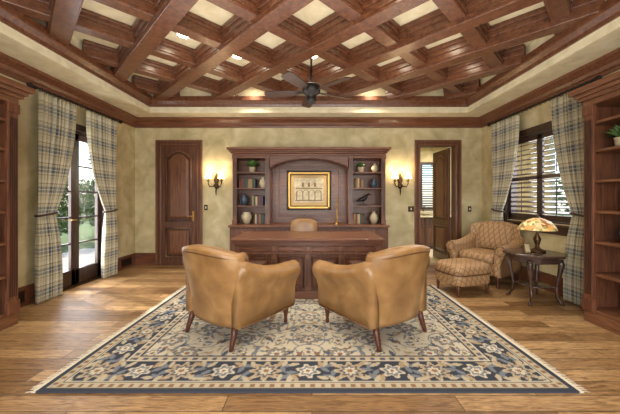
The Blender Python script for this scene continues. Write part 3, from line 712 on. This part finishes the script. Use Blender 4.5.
m=MB(); m.b(-.05,.05,-.004,.004,0,.13,BRASS,.003,Matrix.Rotation(math.radians(-12),3,'X')); m.b(-.037,.037,-.006,-.004,.015,.115,CERAM2,0,Matrix.Rotation(math.radians(-12),3,'X')); m.done('photo_frame',(2.70,3.68,.632),.3)
def desk_chair():
    root=empty('desk_chair',(-.14,4.88,0),PI); m=MB(); rings=[]
    for t_,fw,ft in((0,.8,.6),(.05,.95,1),(.3,1,1),(.6,1,1),(.85,1,1),(.95,.95,.9),(1,.85,.5)):
        rings.append([(.235*fw*sgp(math.cos(a),.6),-.18-.06*t_+.045*ft*sgp(math.sin(a),.7),.5+t_*.44+(.035*(1-abs(math.cos(a))**2) if t_>.8 else 0)) for a in [2*PI*i/32 for i in range(32)]])
    m.loft(rings,LEATHER); m.done('back',parent=root); m=MB(); rings=[]
    for z,f in((.40,.9),(.42,1),(.47,1),(.49,.95),(.5,.7)): rings.append([(.25*f*sgp(math.cos(a),.5),.01+.23*f*sgp(math.sin(a),.5),z) for a in [2*PI*i/32 for i in range(32)]])
    m.loft(rings,LEATHER)
    m.done('seat',parent=root); m=MB(); m.lathe([(.03,.08),(.03,.25),(.02,.26),(.02,.4)],(0,0,0),BLACK,12)
    for i in range(5):
        a=2*PI*i/5; c,s_=math.cos(a),math.sin(a); m.tube([(0,0,.1),(.13*c,.13*s_,.09),(.24*c,.24*s_,.065)],[.03,.022,.016],CHLEG,8); m.lathe([(.012,-.028),(.027,-.02),(.027,.02),(.012,.026)],(.24*c,.24*s_,.028),BLACK,10)
    for s in(-1,1): m.tube([(s*.24,-.17,.64),(s*.285,-.05,.66),(s*.285,.1,.64),(s*.27,.12,.55),(s*.24,.05,.46)],.018,CHLEG,8)
    m.done('base',parent=root)
desk_chair()
# ceiling fan
m=MB(); FXx,FYy=-.01,3.9
m.lathe([(.0,ZT-.001),(.07,ZT-.005),(.07,ZT-.04),(.03,ZT-.07),(.013,ZT-.08),(.013,2.86),(.05,2.85),(.11,2.82),(.125,2.78),(.12,2.73),(.08,2.70),(.06,2.66),(.075,2.63),(.05,2.585),(.012,2.57),(.012,2.55),(.0,2.545)],(0,0,0),BLACK,24)
for i in range(5):
    a=math.radians(18+72*i+8); M=Matrix.Rotation(a,4,'Z')@Matrix.Rotation(math.radians(13),4,'X'); m.M=Matrix.Translation((0,0,2.74))@M
    m.b(.1,.22,-.02,.02,-.006,.006,BLACK,.003)
    pts=[(.18,-.05),(.3,-.065),(.58,-.075),(.63,-.06),(.645,0),(.63,.06),(.58,.075),(.3,.065),(.18,.05)]
    n=len(pts); m.add([(x,y,-.005) for x,y in pts]+[(x,y,.005) for x,y in pts],[list(range(n)),[2*n-1-k for k in range(n)]]+[(k,(k+1)%n,n+(k+1)%n,n+k) for k in range(n)],DARK)
m.M=Matrix.Identity(4)
m.done('ceiling_fan',(FXx,FYy,0))
# recessed lights
cans=[(-1.575,3.605),(1.575,3.605),(-1.05,5.18),(1.05,5.18),(-.525,2.555),(.525,2.555),(-2.1,2.03),(2.1,2.03),(-2.1,4.13),(2.1,4.13),(-1.05,4.13),(1.05,4.13),(0,4.13),(-1.05,.98),(1.05,.98)]
for x,y in cans:
    m=MB(); m.lathe([(.10,-.001),(.10,-.01),(.075,-.01),(.075,-.001)],(0,0,0),WHITE,20); m.lathe([(.073,-.001),(.07,-.014)],(0,0,0),CANL,20); o=m.done('recessed_light',(x,y,ZT))
    l=bpy.data.lights.new('can','SPOT'); l.energy=60; l.spot_size=math.radians(110); l.spot_blend=.8; l.color=(1,.91,.77); l.shadow_soft_size=.06
    lo=bpy.data.objects.new('can',l); lo.location=(0,0,-.025); sc.collection.objects.link(lo); lo.parent=o
def plate(x,y,z,w,h,mat,ax):
    m=MB()
    if ax=='y': m.b(-w/2,w/2,-.008,0,-h/2,h/2,mat,.003); m.b(-.01,.01,-.014,-.006,-.02,.02,WHITE,.002)
    else: m.b(0 if ax=='+' else -.008,.008 if ax=='+' else 0,-w/2,w/2,-h/2,h/2,mat,.003); s=1 if ax=='+' else -1; m.b(min(s*.006,s*.014),max(s*.006,s*.014),-.01,.01,-.02,.02,WHITE,.002)
    m.done('wall_switch',(x,y,z))
plate(XL,3.42,1.1,.08,.12,DARK,'+'); plate(-2.12,YB,1.15,.07,.11,BRONZE,'y'); plate(1.98,YB,1.12,.12,.11,BRONZE,'y'); plate(3.15,YB,1.12,.07,.11,DARK,'y')
def vent(y0,y1,s,xw):
    m=MB(); a,b_=sorted((xw+s*.024,xw+s*.034)); m.b(a,b_,y0,y1,.05,.2,BRONZE,.003)
    for i in range(12):
        y=y0+.02+(y1-y0-.04)*i/11; a,b_=sorted((xw+s*.033,xw+s*.038)); m.b(a,b_,y-.004,y+.004,.07,.18,BLACK)
    m.done('wall_vent')
vent(3.3,3.58,1,XL); vent(5.4,5.7,1,XL)
# ---------------- exterior ----------------
m=MB(); GR=noisy('lawn_grass',[(.3,srgb(86,110,52)),(.7,srgb(128,146,80))],(1,1,1),6,6,.9,.1); PAT=noisy('patio_stone',[(.3,srgb(196,186,166)),(.7,srgb(222,214,196))],(1,1,1),3,6,.8,.1)
m.b(-30,30,-30,30,-.3,-.14,GR); m.done('lawn')
m=MB(); m.b(-6.2,XL-t-.001,1,8,-.139,-.02,PAT); m.done('patio')
def hedge(x,y,z,rx,ry,rz_,n=2600,name='hedge'):
    m=MB(); m.lathe([(.08,0),(.06,z)],(0,0,-.14),BARK,8)
    rn=random.Random(int(x*100))
    for i in range(n):
        v=Vector((rn.gauss(0,1),rn.gauss(0,1),rn.gauss(0,1))).normalized()*rn.uniform(.6,1.0)
        c=Vector((v.x*rx,v.y*ry,z+v.z*rz_)); a=Vector((rn.gauss(0,1),rn.gauss(0,1),rn.gauss(0,1))).normalized(); b_=a.orthogonal().normalized(); s=rn.uniform(.07,.13)
        m.add([c-a*s,c+b_*s*.4,c+a*s,c-b_*s*.4],[(0,1,2,3)],LEAF2 if rn.random()<.6 else LEAF)
    m.done(name,(x,y,0))
for x,y in((-8.5,5),(-8.3,8.8),(-8.6,12.6)): hedge(x,y,1.24,1.2,1.75,1.2)
hedge(-5.9,9.6,2.8,1.1,1.2,1.3,2200,'garden_tree'); 
for x,y in((8,5),(8,8.8),(8.4,12.6)): hedge(x,y,1.14,1.2,1.75,1.1)
hedge(5.4,10.5,3.0,1.1,1.4,1.2,2200,'garden_tree'); hedge(2.6,11,1.5,1.5,.8,1.3,1500)
# ---------------- lights ----------------
w=bpy.data.worlds.new('World'); sc.world=w; w.use_nodes=True; nt=w.node_tree; bg=nt.nodes['Background']
sk=nt.nodes.new('ShaderNodeTexSky'); sk.sky_type='NISHITA'; sk.sun_disc=False; sk.sun_elevation=math.radians(40); sk.sun_rotation=math.radians(-110)
nt.links.new(sk.outputs[0],bg.inputs[0]); bg.inputs[1].default_value=.45
l=bpy.data.lights.new('sun','SUN'); l.energy=4; l.angle=.02; l.color=(1,.93,.8); o=bpy.data.objects.new('sun',l); sc.collection.objects.link(o)
o.rotation_euler=Vector((.75,-.35,-.75)).to_track_quat('-Z','Y').to_euler()
def area(name,loc,dirv,sx,sy,e,col):
    l=bpy.data.lights.new(name,'AREA'); l.shape='RECTANGLE'; l.size=sx; l.size_y=sy; l.energy=e; l.color=col
    o=bpy.data.objects.new(name,l); sc.collection.objects.link(o); o.location=loc; o.rotation_euler=Vector(dirv).to_track_quat('-Z','Y').to_euler(); return o
area('added_rear_fill',(0,YR-.2,1.5),(0,1,0.1),4.6,2.2,285,(1,.98,.95))  # added fill from behind the camera for flat, even front light
area('daylight_left_door',(XL-.3,(FY0+FY1)/2,1.3),(1,0,-.05),1.1,2.1,75,(.95,.97,1))
area('daylight_right_window',(XR+.3,(WY0+WY1)/2,1.7),(-1,0,0),1.2,1.3,40,(.95,.97,1))
area('bath_light',(3.2,7.2,2.75),(0,0,-1),.5,.5,60,(1,.92,.8))
area('added_ceiling_fill',(-.05,2.5,1.95),(0,0,1),4.2,4.4,90,(1,.95,.87))  # added upward fill to brighten the ceiling; no fixture stands here
# ---------------- camera ----------------
cd=bpy.data.cameras.new('camera'); cam=bpy.data.objects.new('camera',cd); sc.collection.objects.link(cam)
cd.sensor_fit='HORIZONTAL'; cd.sensor_width=36; cd.lens=36*293/620; cd.shift_x=-2/620; cd.shift_y=-7/620; cd.clip_start=.05
cam.location=(0,0,1.3); cam.rotation_euler=(PI/2,0,0); sc.camera=cam
sc.view_settings.view_transform='Standard'
